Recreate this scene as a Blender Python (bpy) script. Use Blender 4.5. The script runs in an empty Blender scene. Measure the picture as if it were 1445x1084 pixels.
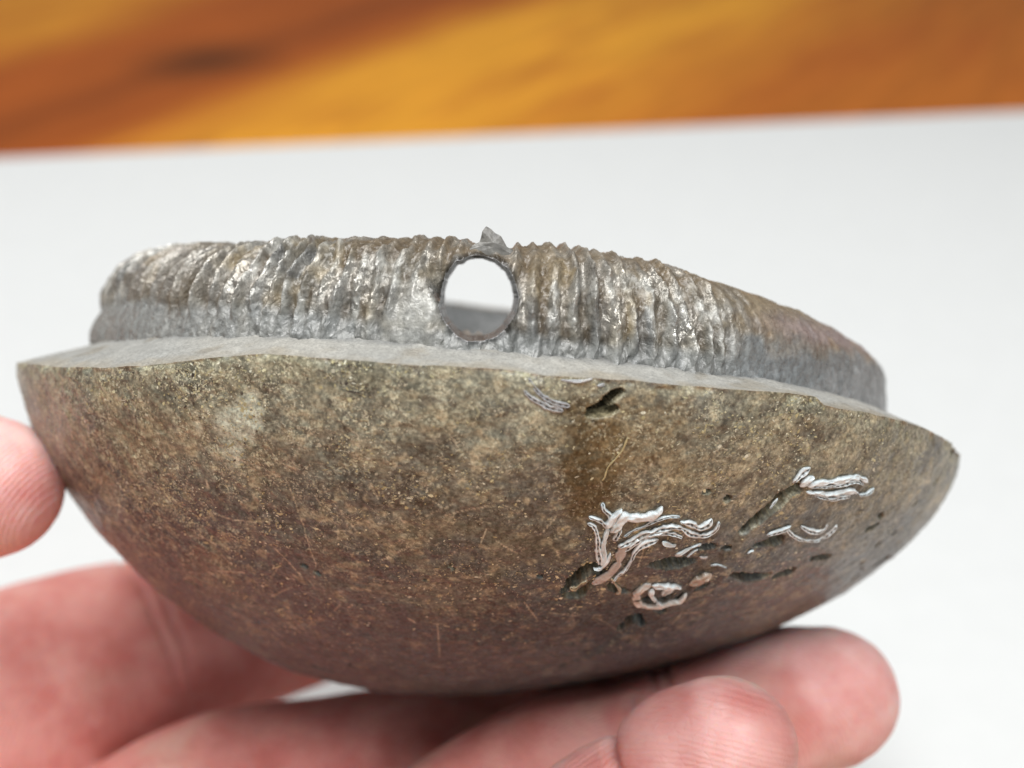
import bpy, bmesh, math
import numpy as np
from mathutils import Matrix, Vector

# ------------------------------------------------------------------ scale, camera, light
S = 0.009                       # one modelling unit = 9 mm
R = math.radians
scene = bpy.context.scene
col = scene.collection
PITCH = R(30.0)
CAM = Vector((0.0, 0.0, 18.0))

cam_d = bpy.data.cameras.new('camera')
cam = bpy.data.objects.new('camera', cam_d)
col.objects.link(cam)
cam.location = CAM * S
cam.rotation_euler = (R(90) - PITCH, 0, 0)
cam_d.sensor_width = 36.0
cam_d.lens = 36.0 * 1744.0 / 1445.0
cam_d.clip_start = 0.005
cam_d.clip_end = 20.0
cam_d.dof.use_dof = True
cam_d.dof.focus_distance = 11.9 * S
cam_d.dof.aperture_fstop = 17.0
scene.camera = cam

world = bpy.data.worlds.new('World')
scene.world = world
world.use_nodes = True
bg = world.node_tree.nodes['Background']
bg.inputs[0].default_value = (0.93, 0.97, 1.0, 1)
bg.inputs[1].default_value = 0.16

def area(name, loc, target, sx, sy, power, colr):
    l = bpy.data.lights.new(name, 'AREA')
    l.shape = 'RECTANGLE'; l.size = sx; l.size_y = sy
    l.energy = power; l.color = colr
    o = bpy.data.objects.new(name, l)
    col.objects.link(o)
    o.location = loc
    d = Vector(target) - Vector(loc)
    o.rotation_euler = d.to_track_quat('-Z', 'Y').to_euler()
    return o
area('window_light', (0.06, -0.18, 0.97), (0, 0.14, 0.08), 0.60, 0.40, 7.9, (1.0, 0.995, 0.985))
area('front_fill_light', (0.30, -0.80, 0.42), (0.02, 0.14, 0.08), 0.8, 0.55, 2.0, (0.97, 0.99, 1.0))  # weak frontal fill added to brighten the lower bowl, no window known there
area('overhead_fill_light', (-0.26, 0.34, 1.05), (-0.03, 0.22, 0.05), 0.40, 0.40, 7.0, (1.0, 0.985, 0.965))  # fill added from above and behind for the hand, no ceiling lamp known

scene.view_settings.view_transform = 'Standard'
scene.view_settings.look = 'None'
scene.view_settings.exposure = 0.0
scene.view_settings.gamma = 1.0
scene.render.engine = 'CYCLES'
scene.cycles.use_denoising = True
scene.cycles.max_bounces = 5
scene.cycles.diffuse_bounces = 3
scene.cycles.glossy_bounces = 2
scene.cycles.use_adaptive_sampling = True
scene.cycles.adaptive_threshold = 0.02
scene.cycles.caustics_reflective = False
scene.cycles.caustics_refractive = False

# ------------------------------------------------------------------ numpy noise
def _hash(ix, iy, iz, seed):
    h = (ix.astype(np.int64) * 374761393 + iy.astype(np.int64) * 668265263
         + iz.astype(np.int64) * 2147483647 + seed * 974634777) & 0xFFFFFFFF
    h = ((h ^ (h >> 13)) * 1274126177) & 0xFFFFFFFF
    h = (h ^ (h >> 16)) & 0xFFFFFFFF
    return h.astype(np.float64) / 4294967295.0
def vnoise(p, scale, seed=0):
    q = p * scale
    i = np.floor(q); f = q - i
    f = f * f * f * (f * (f * 6 - 15) + 10)
    i = i.astype(np.int64)
    x, y, z = i[..., 0], i[..., 1], i[..., 2]
    fx, fy, fz = f[..., 0], f[..., 1], f[..., 2]
    r = 0
    for dx in (0, 1):
        for dy in (0, 1):
            for dz in (0, 1):
                w = (fx if dx else 1 - fx) * (fy if dy else 1 - fy) * (fz if dz else 1 - fz)
                r = r + w * _hash(x + dx, y + dy, z + dz, seed)
    return r * 2 - 1
def fbm(p, scale, octaves=4, seed=0, gain=0.5):
    r = 0; a = 1.0; t = 0
    for o in range(octaves):
        r = r + a * vnoise(p + 13.7 * o, scale * 2 ** o, seed + o); t += a; a *= gain
    return r / t
def sst(a, b, x):
    t = np.clip((x - a) / (b - a), 0, 1)
    return t * t * (3 - 2 * t)
def mix(a, b, t):
    t = np.asarray(t)[..., None]
    return np.asarray(a) * (1 - t) + np.asarray(b) * t

# ------------------------------------------------------------------ mesh helpers
def mesh_np(name, V, Fq, mat=None, parent=None, colr=None, smooth=True, extra=None):
    me = bpy.data.meshes.new(name)
    V = np.asarray(V, dtype=np.float64) * S
    Fq = np.asarray(Fq, dtype=np.int32)
    k = Fq.shape[1]
    me.vertices.add(len(V)); me.vertices.foreach_set('co', V.ravel())
    me.loops.add(Fq.size); me.loops.foreach_set('vertex_index', Fq.ravel())
    me.polygons.add(len(Fq))
    me.polygons.foreach_set('loop_start', np.arange(0, Fq.size, k, dtype=np.int32))
    me.update(calc_edges=True); me.validate()
    if smooth: me.polygons.foreach_set('use_smooth', np.ones(len(me.polygons), bool))
    if colr is not None: set_col(me, 'col', colr)
    for nme, arr in (extra or {}).items():
        at = me.attributes.new(nme, 'FLOAT', 'POINT'); at.data.foreach_set('value', np.asarray(arr, dtype=np.float32).ravel())
    o = bpy.data.objects.new(name, me)
    col.objects.link(o)
    if mat: me.materials.append(mat)
    if parent: o.parent = parent
    return o
def set_col(me, name, c):
    c = np.asarray(c, dtype=np.float32).reshape(-1, 3)
    at = me.attributes.new(name, 'FLOAT_COLOR', 'POINT')
    at.data.foreach_set('color', np.concatenate([c, np.ones((len(c), 1), np.float32)], 1).ravel())
def grid_faces(n, m, wrap_m=False, wrap_n=False, off=0):
    i = np.arange(n if wrap_n else n - 1)[:, None]; j = np.arange(m if wrap_m else m - 1)[None]
    a = i * m + j; b = i * m + (j + 1) % m
    c = ((i + 1) % n) * m + (j + 1) % m; d = ((i + 1) % n) * m + j
    return np.stack([a, b, c, d], -1).reshape(-1, 4) + off
def tag(o, label=None, cat=None, kind=None, group=None):
    if label: o['label'] = label
    if cat: o['category'] = cat
    if kind: o['kind'] = kind
    if group: o['group'] = group
    return o

# ------------------------------------------------------------------ material helpers
class NT:
    def __init__(s, name):
        s.m = bpy.data.materials.new(name); s.m.use_nodes = True
        s.t = s.m.node_tree; s.b = s.t.nodes['Principled BSDF']
    def n(s, typ, **kw):
        nd = s.t.nodes.new(typ)
        for k, v in kw.items():
            if k.startswith('i_'): nd.inputs[k[2:].replace('_', ' ')].default_value = v
            else: setattr(nd, k, v)
        return nd
    def l(s, a, b): s.t.links.new(a, b)
    def coords(s, sc=1.0):
        tc = s.n('ShaderNodeTexCoord'); mp = s.n('ShaderNodeMapping')
        mp.inputs['Scale'].default_value = (sc / S,) * 3
        s.l(tc.outputs['Object'], mp.inputs['Vector']); return mp.outputs[0]
    def attr(s, name, out='Color'):
        return s.n('ShaderNodeAttribute', attribute_name=name).outputs[out]
    def noise(s, v, scale, detail=4, rough=.55, dist=0):
        nd = s.n('ShaderNodeTexNoise'); s.l(v, nd.inputs['Vector'])
        nd.inputs['Scale'].default_value = scale; nd.inputs['Detail'].default_value = detail
        nd.inputs['Roughness'].default_value = rough; nd.inputs['Distortion'].default_value = dist
        return nd.outputs['Fac']
    def ramp(s, f, stops):
        nd = s.n('ShaderNodeValToRGB'); e = nd.color_ramp.elements
        while len(e) < len(stops): e.new(.5)
        for k, (p, c) in zip(e, stops):
            k.position = p; k.color = (*c, 1) if isinstance(c, tuple) else (c, c, c, 1)
        s.l(f, nd.inputs[0]); return nd.outputs[0]
    def math(s, op, a, b=None):
        nd = s.n('ShaderNodeMath', operation=op)
        for k, v in enumerate((a, b)):
            if v is None: continue
            if isinstance(v, (int, float)): nd.inputs[k].default_value = v
            else: s.l(v, nd.inputs[k])
        return nd.outputs[0]
    def mix(s, f, a, b, mode='MIX'):
        nd = s.n('ShaderNodeMix', data_type='RGBA', blend_type=mode)
        for k, v in ((0, f), (6, a), (7, b)):
            if isinstance(v, (int, float)): nd.inputs[k].default_value = v
            elif isinstance(v, tuple): nd.inputs[k].default_value = (*v, 1)
            else: s.l(v, nd.inputs[k])
        return nd.outputs[2]
    def bump(s, h, strength, dist, prev=None):
        nd = s.n('ShaderNodeBump'); nd.inputs['Strength'].default_value = strength
        nd.inputs['Distance'].default_value = dist * S; s.l(h, nd.inputs['Height'])
        if prev is not None: s.l(prev, nd.inputs['Normal'])
        return nd.outputs[0]
    def set(s, name, v):
        i = s.b.inputs[name]
        if isinstance(v, (int, float)): i.default_value = v
        elif isinstance(v, tuple): i.default_value = (*v, 1) if len(v) == 3 and i.type == 'RGBA' else v
        else: s.l(v, i)

# crust of the nodule: mottled olive brown, golden flecks, polished
def mat_crust():
    t = NT('polished_brown_rock'); v = t.coords()
    base = t.attr('col'); dens = t.attr('fleck', 'Fac')
    g = t.noise(v, 9, 5, .65)
    c = t.mix(1.0, base, t.ramp(g, [(.30, .66), (.5, 1.0), (.70, 1.4)]), 'MULTIPLY')
    g2 = t.noise(v, 26, 3, .6)
    c = t.mix(1.0, c, t.ramp(g2, [(.32, .55), (.5, 1.0), (.68, 1.65)]), 'MULTIPLY')
    heights = None
    for sc, thr, lo, gate, cl in ((10, .36, .55, .50, (.50, .47, .30)), (18, .44, .6, .40, (.80, .77, .54)), (30, .46, .6, .34, (.86, .83, .62))):
        ds = t.n('ShaderNodeTexNoise'); t.l(v, ds.inputs['Vector']); ds.inputs['Scale'].default_value = sc * .9; ds.inputs['Detail'].default_value = 2
        vm = t.n('ShaderNodeVectorMath', operation='MULTIPLY_ADD')
        t.l(ds.outputs['Color'], vm.inputs[0]); vm.inputs[1].default_value = (2.7 / sc,) * 3; t.l(v, vm.inputs[2])
        vo = t.n('ShaderNodeTexVoronoi'); t.l(vm.outputs[0], vo.inputs['Vector']); vo.inputs['Scale'].default_value = sc
        f = t.ramp(vo.outputs['Distance'], [(thr * .35, 1.0), (thr, 0.0)])
        sp = t.n('ShaderNodeSeparateColor'); t.l(vo.outputs['Color'], sp.inputs[0])
        gt = t.math('GREATER_THAN', t.math('ADD', sp.outputs[0], t.math('MULTIPLY', t.math('SUBTRACT', dens, .5), .7)), gate + .22)
        patch = t.ramp(t.noise(v, 3.2, 3, .6), [(.40, .10), (.58, 1.0)])
        f = t.math('MULTIPLY', t.math('MULTIPLY', f, gt), t.math('MULTIPLY', patch, t.math('MULTIPLY', dens, .85)))
        f = t.math('MULTIPLY', f, t.math('ADD', .35, t.math('MULTIPLY', sp.outputs[1], .8)))
        f = t.math('MINIMUM', f, .92)
        c = t.mix(f, c, cl)
        heights = f if heights is None else t.math('MAXIMUM', heights, f)
    t.set('Base Color', c)
    r = t.noise(v, 14, 3, .6)
    pit = t.attr('pit', 'Fac')
    t.set('Roughness', t.math('ADD', t.ramp(r, [(.3, .27), (.7, .40)]), t.math('MULTIPLY', pit, .5)))
    t.set('Specular IOR Level', t.math('SUBTRACT', .38, t.math('MULTIPLY', pit, .34)))
    b = t.bump(t.noise(v, 34, 4, .65), .13, .03)
    b = t.bump(heights, .35, .015, b)
    t.set('Normal', b)
    return t.m
def mat_face():
    t = NT('cut_grey_limestone'); v = t.coords()
    g = t.noise(v, 7, 5, .6)
    c = t.mix(1.0, t.attr('col'), t.ramp(g, [(.3, .84), (.7, 1.13)]), 'MULTIPLY')
    c = t.mix(1.0, c, t.ramp(t.noise(v, 38, 3, .7), [(.34, .72), (.5, 1.0), (.68, 1.22)]), 'MULTIPLY')
    mp = t.n('ShaderNodeMapping'); t.l(v, mp.inputs['Vector'])
    mp.inputs['Rotation'].default_value = (0, 0, .5); mp.inputs['Scale'].default_value = (1.2, 22, 6)
    st = t.noise(mp.outputs[0], 2.2, 4, .7)
    c = t.mix(1.0, c, t.ramp(st, [(.35, .975), (.65, 1.025)]), 'MULTIPLY')
    t.set('Base Color', c); t.set('Roughness', .62)
    b = t.bump(st, .03, .02); b = t.bump(t.noise(v, 34, 4, .7), .3, .03, b)
    t.set('Normal', b); return t.m
def mat_shell():
    t = NT('ammonite_shell_calcite'); v = t.coords()
    g = t.noise(v, 16, 5, .7, .4)
    c = t.mix(1.0, t.attr('col'), t.ramp(g, [(.3, .62), (.5, 1.0), (.72, 1.42)]), 'MULTIPLY')
    t.set('Base Color', c)
    gl = t.attr('gloss', 'Fac')
    r = t.math('SUBTRACT', t.ramp(t.noise(v, 11, 4, .6), [(.3, .20), (.65, .44)]), t.math('MULTIPLY', gl, .16))
    t.set('Roughness', t.math('MAXIMUM', r, .10)); t.set('Specular IOR Level', .8)
    t.set('Metallic', t.math('MULTIPLY', gl, .48))
    b = t.bump(t.noise(v, 12, 4, .58, .5), .55, .06)
    b = t.bump(t.noise(v, 45, 2, .6), .10, .02, b)
    t.set('Normal', b); return t.m
def mat_plain(name, c, rough, spec=.5, nscale=20, namp=(.8, 1.2), bump=.2, useattr=False, coat=0):
    t = NT(name); v = t.coords()
    g = t.noise(v, nscale, 4, .6)
    base = t.attr('col') if useattr else c
    t.set('Base Color', t.mix(1.0, base, t.ramp(g, [(.3, namp[0]), (.7, namp[1])]), 'MULTIPLY'))
    t.set('Roughness', rough); t.set('Specular IOR Level', spec); t.set('Coat Weight', coat)
    t.set('Normal', t.bump(g, bump, .03)); return t.m
def mat_skin():
    t = NT('skin'); v = t.coords()
    c = t.attr('col')
    g = t.noise(v, 1.3, 3, .6)
    c = t.mix(1.0, c, t.ramp(g, [(.32, (.92, .70, .68)), (.62, (1.06, 1.12, 1.10))]), 'MULTIPLY')
    t.set('Base Color', c)
    t.set('Subsurface Weight', .8)
    t.set('Subsurface Radius', (1.0, .35, .2)); t.set('Subsurface Scale', .0035)
    t.set('Roughness', t.ramp(t.noise(v, 6, 4, .6), [(.3, .48), (.7, .66)])); t.set('Specular IOR Level', .36)
    w = t.n('ShaderNodeTexWave', wave_type='RINGS', rings_direction='SPHERICAL')
    mp = t.n('ShaderNodeMapping'); t.l(v, mp.inputs['Vector']); mp.inputs['Location'].default_value = (-2.1, 3.6, 5.2)
    t.l(mp.outputs[0], w.inputs['Vector'])
    w.inputs['Scale'].default_value = 6.5; w.inputs['Distortion'].default_value = 1.6; w.inputs['Detail'].default_value = 1; w.inputs['Detail Scale'].default_value = .6
    b = t.bump(w.outputs['Fac'], .26, .022)
    vo = t.n('ShaderNodeTexVoronoi', feature='DISTANCE_TO_EDGE'); t.l(v, vo.inputs['Vector']); vo.inputs['Scale'].default_value = 9
    b = t.bump(t.ramp(vo.outputs['Distance'], [(0.0, 0.0), (.12, 1.0)]), .2, .025, b)
    b = t.bump(t.noise(v, 22, 4, .6), .2, .04, b)
    t.set('Normal', b); return t.m
def mat_wood():
    t = NT('orange_varnished_wood'); v = t.coords()
    sp = t.n('ShaderNodeMapping'); t.l(v, sp.inputs['Vector'])
    sp.inputs['Rotation'].default_value = (0, 0, -math.atan2(.85, .53))     # x runs along the grain
    wn = t.n('ShaderNodeTexNoise'); t.l(sp.outputs[0], wn.inputs['Vector']); wn.inputs['Scale'].default_value = .06; wn.inputs['Detail'].default_value = 2
    add = t.n('ShaderNodeVectorMath', operation='MULTIPLY_ADD'); t.l(wn.outputs['Color'], add.inputs[0]); add.inputs[1].default_value = (0, 7, 0); t.l(sp.outputs[0], add.inputs[2])
    xyz = t.n('ShaderNodeSeparateXYZ'); t.l(add.outputs[0], xyz.inputs[0])
    # across-grain position -> plank colour bands
    f = t.n('ShaderNodeMapRange'); t.l(xyz.outputs[1], f.inputs[0])
    f.inputs[1].default_value = 3.5 - 10; f.inputs[2].default_value = 3.5 + 90
    Y = (.73, .32, .028); O_ = (.55, .195, .020); B = (.38, .092, .013); D = (.26, .062, .010)
    k = lambda u: (u + 10) / 100.0
    c = t.ramp(f.outputs[0], [(k(0), O_), (k(8), (.44, .13, .016)), (k(19), (.44, .13, .016)), (k(25), O_), (k(31), Y), (k(39), Y), (k(41.5), O_), (k(44), B), (k(48.5), D), (k(52), B), (k(56.5), B), (k(61), O_), (k(66), Y), (k(76), O_), (k(88), B)])
    mp = t.n('ShaderNodeMapping'); t.l(sp.outputs[0], mp.inputs['Vector']); mp.inputs['Scale'].default_value = (.12, 1.6, 1)
    g = t.noise(mp.outputs[0], 1.0, 6, .65, .5)
    c = t.mix(1.0, c, t.ramp(g, [(.3, .78), (.7, 1.18)]), 'MULTIPLY')
    mp2 = t.n('ShaderNodeMapping'); t.l(sp.outputs[0], mp2.inputs['Vector']); mp2.inputs['Scale'].default_value = (.05, .22, 1)
    g2 = t.noise(mp2.outputs[0], 1.0, 3, .55)
    c = t.mix(t.ramp(g2, [(.5, 0.0), (.68, .55)]), c, B)
    # knot
    kd = t.n('ShaderNodeVectorMath', operation='DISTANCE'); t.l(sp.outputs[0], kd.inputs[0]); kd.inputs[1].default_value = (47.2, 48.6, 0)
    c = t.mix(t.ramp(t.math('MULTIPLY', kd.outputs['Value'], .2), [(.16, .85), (1.0, 0.0)]), c, (.10, .028, .006))
    t.set('Base Color', c); t.set('Roughness', .45); t.set('Specular IOR Level', .18)
    t.set('Normal', t.bump(g, .1, .05)); return t.m

M_CRUST, M_FACE, M_SHELL, M_SKIN, M_WOOD = mat_crust(), mat_face(), mat_shell(), mat_skin(), mat_wood()
M_CARD = mat_plain('matt_white_card', (.70, .715, .713), .65, .3, 1.2, (.985, 1.015), .04)
M_FRAG = mat_plain('white_fossil_shell', None, .26, .8, 26, (.9, 1.12), .4, True)
M_FLAKE = mat_plain('grey_calcite_flake', (.17, .165, .15), .42, .6, 7, (.45, 1.5), .6)
M_FLECK = mat_plain('pale_mineral_fleck', None, .32, .6, 40, (.85, 1.15), .1, True)
M_NAIL = mat_plain('fingernail', (.66, .40, .35), .3, .5, 6, (.95, 1.05), .05)

# ------------------------------------------------------------------ table and card
def slab(name, sx, sy, z0, z1, bev, mat, loc, rz):
    bm = bmesh.new(); bmesh.ops.create_cube(bm, size=1)
    for v in bm.verts: v.co = Vector((v.co.x * sx, v.co.y * sy, z0 + (v.co.z + .5) * (z1 - z0))) * S
    bmesh.ops.bevel(bm, geom=bm.edges[:], offset=bev * S, segments=2, affect='EDGES')
    me = bpy.data.meshes.new(name); bm.to_mesh(me); bm.free(); me.materials.append(mat)
    o = bpy.data.objects.new(name, me); col.objects.link(o); o.location = Vector(loc) * S; o.rotation_euler[2] = rz
    return o
table = slab('table_top', 260, 200, -3.0, 0.0, .25, M_WOOD, (0, 0, 0), 0)
for v in table.data.vertices: v.co.y += 60 * S
tag(table, 'orange varnished wooden table top with dark diagonal grain and a knot', 'table', 'structure')
CW, CD, CROT = 72.0, 48.0, R(8.0)
far_mid = Vector((1.15, 53.0, 0))
card = slab('white_card', CW, CD, 0.02, 0.24, .05, M_CARD, far_mid - Matrix.Rotation(CROT, 3, 'Z') @ Vector((0, CD / 2, 0)), CROT)
tag(card, 'large plain white card lying flat on the orange wooden table', 'card')

# ------------------------------------------------------------------ frames of the held things
HELD = Matrix.Rotation(-PITCH, 4, 'X')                 # the hand tilts the piece, far side lower
org = CAM + HELD.to_3x3() @ Vector((-.28, 16.5, -.31))
ROLL = R(6.0)
fossil = bpy.data.objects.new('fossil_nodule', None); col.objects.link(fossil)
fossil.empty_display_size = .01
fossil.matrix_world = Matrix.Translation(org * S) @ HELD @ Matrix.Rotation(ROLL, 4, 'Y')
tag(fossil, 'halved brown stone nodule with a grey drilled ammonite on its cut face', 'fossil')
EYE = np.array(Matrix.Rotation(-ROLL, 3, 'Y') @ Vector((.28, -16.5, .31)))     # viewpoint in nodule coordinates
RX = np.array(Matrix.Rotation(ROLL, 3, 'Y'))
def view(p):                                           # nodule coordinates -> position as measured on the photograph
    h = p @ RX.T + np.array([-.28, 16.5, -.31])
    return 722.5 + 1744 * h[..., 0] / h[..., 1], 542 - 1744 * h[..., 2] / h[..., 1]

# ------------------------------------------------------------------ nodule crust
BX, BY, BD, BSH, PL, PR, BE, BSE = 5.969, 5.464, 3.828, -.942, 1.462, 1.07, 1.162, 1.768
RIM_A = np.array([-180, -110, -90, -70, -60, -50, -45, -40, -35, -30, -25, -20, -15, -10, -5, 0, 2.5, 5, 10, 15, 20, 25, 30, 32, 33, 35, 40, 45, 50, 55, 60, 65, 70, 75, 85, 110, 180.])
RIM_Z = np.array([0, -.05, -.08, -.025, -.006, .014, .036, .07, .127, .202, .298, .38, .386, .40, .422, .457, .455, .441, .472, .484, .491, .515, .523, .525, .452, .438, .416, .383, .336, .268, .208, .104, .052, .05, .05, .02, 0.])
def crust_pt(th, ph):
    w = .5 + .5 * np.sin(th); p = PL * (1 - w) + PR * w
    c = np.cos(ph) ** BE
    x = BX * c * np.sin(th) + BSH * np.sin(ph) ** BSE
    y = -BY * c * np.cos(th)
    z = np.interp(np.degrees(th), RIM_A, RIM_Z) * np.cos(ph) ** 2 - BD * np.sin(ph) ** p
    return np.stack([x, y, z + 0 * x], -1)
thA = np.radians(np.concatenate([np.linspace(-180, -104, 60, endpoint=False), np.linspace(-104, 104, 1250, endpoint=False), np.linspace(104, 180, 60, endpoint=False)]))
phA = np.radians(np.concatenate([np.linspace(0, 70, 330, endpoint=False), np.linspace(70, 89.6, 70)]))
NP_, NT_ = len(phA), len(thA)
TH, PH = np.meshgrid(thA, phA)
B0 = crust_pt(TH, PH)
du = np.gradient(B0, axis=1); dv = np.gradient(B0, axis=0)
BN = np.cross(dv, du); BN /= np.linalg.norm(BN, axis=-1, keepdims=True) + 1e-12
BN *= np.where(np.einsum('ijk,ijk->ij', BN, B0 - np.array([-.3, 0, .6])) < 0, -1, 1)[..., None]
VX, VY = view(B0)
FACING = np.einsum('ijk,ijk->ij', BN, EYE - B0) > 0
IDX = np.where(FACING.ravel())[0]
fx, fy = VX.ravel()[IDX], VY.ravel()[IDX]
PF, NF = B0.reshape(-1, 3), BN.reshape(-1, 3)
def on_crust(u, v):
    """point and normal of the crust where the photograph shows (u, v)"""
    d = (fx - u) ** 2 + (fy - v) ** 2
    k = np.argpartition(d, 6)[:6]
    w = 1 / (d[k] + .3); w /= w.sum()
    n = (NF[IDX[k]] * w[:, None]).sum(0)
    return (PF[IDX[k]] * w[:, None]).sum(0), n / np.linalg.norm(n)
def resample(pts, step=3.0):
    pts = np.asarray(pts, float); n = len(pts)
    if n > 2:                                           # Catmull-Rom through the measured points
        e = np.vstack([2 * pts[0] - pts[1], pts, 2 * pts[-1] - pts[-2]]); o = []
        for i in range(n - 1):
            a, b, c, d = e[i:i + 4]; t = np.linspace(0, 1, 14, endpoint=False)[:, None]
            o.append(.5 * (2 * b + (c - a) * t + (2 * a - 5 * b + 4 * c - d) * t ** 2 + (3 * b - a - 3 * c + d) * t ** 3))
        pts = np.vstack(o + [pts[-1:]])
    s = np.concatenate([[0], np.cumsum(np.hypot(*np.diff(pts[:, :2], axis=0).T))])
    m = max(4, int(s[-1] / step) + 1); q = np.linspace(0, s[-1], m)
    return np.stack([np.interp(q, s, pts[:, k]) for k in range(pts.shape[1])], 1)
Z1 = lambda pts: [(780 + x / 4.928, 690 + y / 4.928) + tuple(r) for x, y, *r in pts]
Z3 = lambda pts: [(1030 + x / 5.42, 640 + y / 5.42) + tuple(r) for x, y, *r in pts]
Z6 = lambda pts: [(700 + x / 4.927, 500 + y / 4.927) + tuple(r) for x, y, *r in pts]
Z4 = lambda pts: [(760 + x / 2.89, 630 + y / 2.89) + tuple(r) for x, y, *r in pts]
# hollows in the crust: (points with half width in picture units), depth, pale floor amount
PITS = [
 (Z1([(70, 715, 3), (125, 660, 8), (190, 600, 11), (260, 550, 10), (330, 575, 7)]), .20, .8),
 (Z1([(90, 745, 5), (170, 740, 8), (260, 670, 6), (340, 625, 4)]), .08, 1.0),
 (Z1([(690, 520, 4), (760, 520, 9), (860, 520, 10), (940, 515, 7), (990, 505, 3)]), .24, .7),
 (Z1([(470, 985, 3), (530, 930, 9), (580, 905, 9), (625, 935, 4)]), .24, .2),
 (Z1([(1000, 420, 2), (1060, 405, 6), (1120, 400, 3)]), .10, .2),
 (Z1([(1185, 412, 2), (1225, 405, 3)]), .09, .5),
 (Z1([(1060, 20, 3), (1080, 18, 4)]), .12, .6), (Z1([(1215, 60, 4), (1220, 75, 4)]), .14, .7),
 (Z1([(395, 670, 3), (430, 700, 5), (520, 715, 3)]), .08, .9),
 (Z1([(640, 770, 5), (690, 775, 5)]), .12, .1), (Z1([(760, 770, 4), (810, 740, 5)]), .10, .1), (Z1([(870, 760, 3), (910, 735, 3)]), .06, .1),
 (Z1([(700, 830, 3), (770, 850, 4)]), .05, .1),
 (Z1([(990, 700, 2), (1040, 680, 4), (1080, 660, 2)]), .10, .2),
 (Z3([(95, 590, 4), (200, 520, 7), (300, 440, 8), (400, 350, 10), (500, 280, 9)]), .24, .9),
 (Z3([(200, 708, 3), (270, 690, 4), (350, 672, 9), (385, 670, 8)]), .18, .9),
 (Z3([(635, 806, 4), (690, 800, 5), (750, 790, 4)]), .11, .1),
 (Z3([(10, 925, 3), (60, 935, 5), (150, 948, 8), (230, 935, 6), (290, 920, 4)]), .14, .1),
 (Z3([(360, 930, 5), (430, 910, 6), (480, 898, 5)]), .13, .1),
 (Z3([(1045, 575, 4), (1100, 555, 3), (1130, 540, 2)]), .09, .1), (Z3([(1150, 465, 4), (1160, 485, 3)]), .08, 0),
 (Z3([(1255, 612, 3), (1265, 605, 3)]), .07, 0), (Z3([(1125, 700, 3), (1145, 690, 3)]), .07, 0),
 (Z3([(1110, 860, 2), (1170, 820, 5), (1210, 795, 3)]), .11, 0), (Z3([(1010, 845, 3), (1025, 830, 2)]), .06, 0),
 (Z3([(940, 965, 2), (975, 940, 3)]), .06, 0), (Z3([(1010, 890, 2), (1020, 880, 2)]), .05, 0),
 (Z6([(645, 388, 3), (700, 375, 5), (760, 352, 6), (810, 300, 7), (870, 262, 4)]), .18, .3),
 (Z6([(650, 425, 6), (740, 415, 7), (830, 380, 5)]), .06, 1.0),
 ([(1342, 643, 3), (1346, 638, 3)], .10, 0), ([(1319, 682, 2), (1322, 678, 2)], .08, 0), ([(1290, 712, 2), (1294, 708, 3)], .08, 0),
 ([(427, 798, 3), (431, 800, 3)], .09, .6), ([(446, 808, 3), (451, 812, 2)], .06, .4), ([(440, 940, 2), (466, 948, 3)], .06, 0), ([(493, 938, 2), (503, 940, 2)], .05, 0),
 ([(636, 800, 2), (640, 803, 2)], .05, .8), ([(598, 818, 2), (602, 820, 2)], .04, .2), ([(760, 812, 2), (764, 813, 2)], .04, 0),
]
def crust_field():
    P = B0.copy()
    disp = np.zeros(P.shape[:2]); pale = np.zeros_like(disp)
    wob = fbm(P, 10.0, 3, 5)
    front = FACING & (np.abs(TH) < R(104))
    for pts, depth, fl in PITS:
        q = resample(pts, 2.0)
        x0, x1 = q[:, 0].min() - 30, q[:, 0].max() + 30; y0, y1 = q[:, 1].min() - 30, q[:, 1].max() + 30
        k = front & (VX > x0) & (VX < x1) & (VY > y0) & (VY < y1)
        if not k.any(): continue
        P3 = np.array([on_crust(a, b)[0] for a, b, _ in q])
        pk = P[k]; sc = 1744.0 / (np.linalg.norm(P3.mean(0) - EYE))
        w = q[:, 2] / sc * 1.15
        d = np.linalg.norm(pk[:, None] - P3[None], axis=2) / w[None]
        dm = d.min(1) + .46 * wob[k]
        dd = 1 - sst(.68, 1.02, dm)
        disp[k] = np.maximum(disp[k], depth * 2.8 * dd)
        lowside = np.clip((P3[d.argmin(1)][:, 2] - pk[:, 2]) / w[d.argmin(1)], -1, 1)
        pale[k] = np.maximum(pale[k], fl * (1 - sst(.8, 1.25, dm)) * sst(-.25, .45, lowside))
    return disp, pale
DISP, PALE = crust_field()
rough = fbm(B0, 2.2, 3, 11) * .022 + fbm(B0, 11.0, 3, 21) * .010
edge = np.exp(-(PH / .035) ** 2)                        # chipped along the rim
chip = np.maximum(0, fbm(B0, 5.5, 3, 31) - .05) * .10 * edge
P1 = B0 - BN * (DISP + chip)[..., None] + BN * rough[..., None] * sst(0, .05, PH)[..., None]
P1[0] += np.stack([0 * thA, 0 * thA, .012 * fbm(B0[0], 4.5, 3, 41)], -1)
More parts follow.
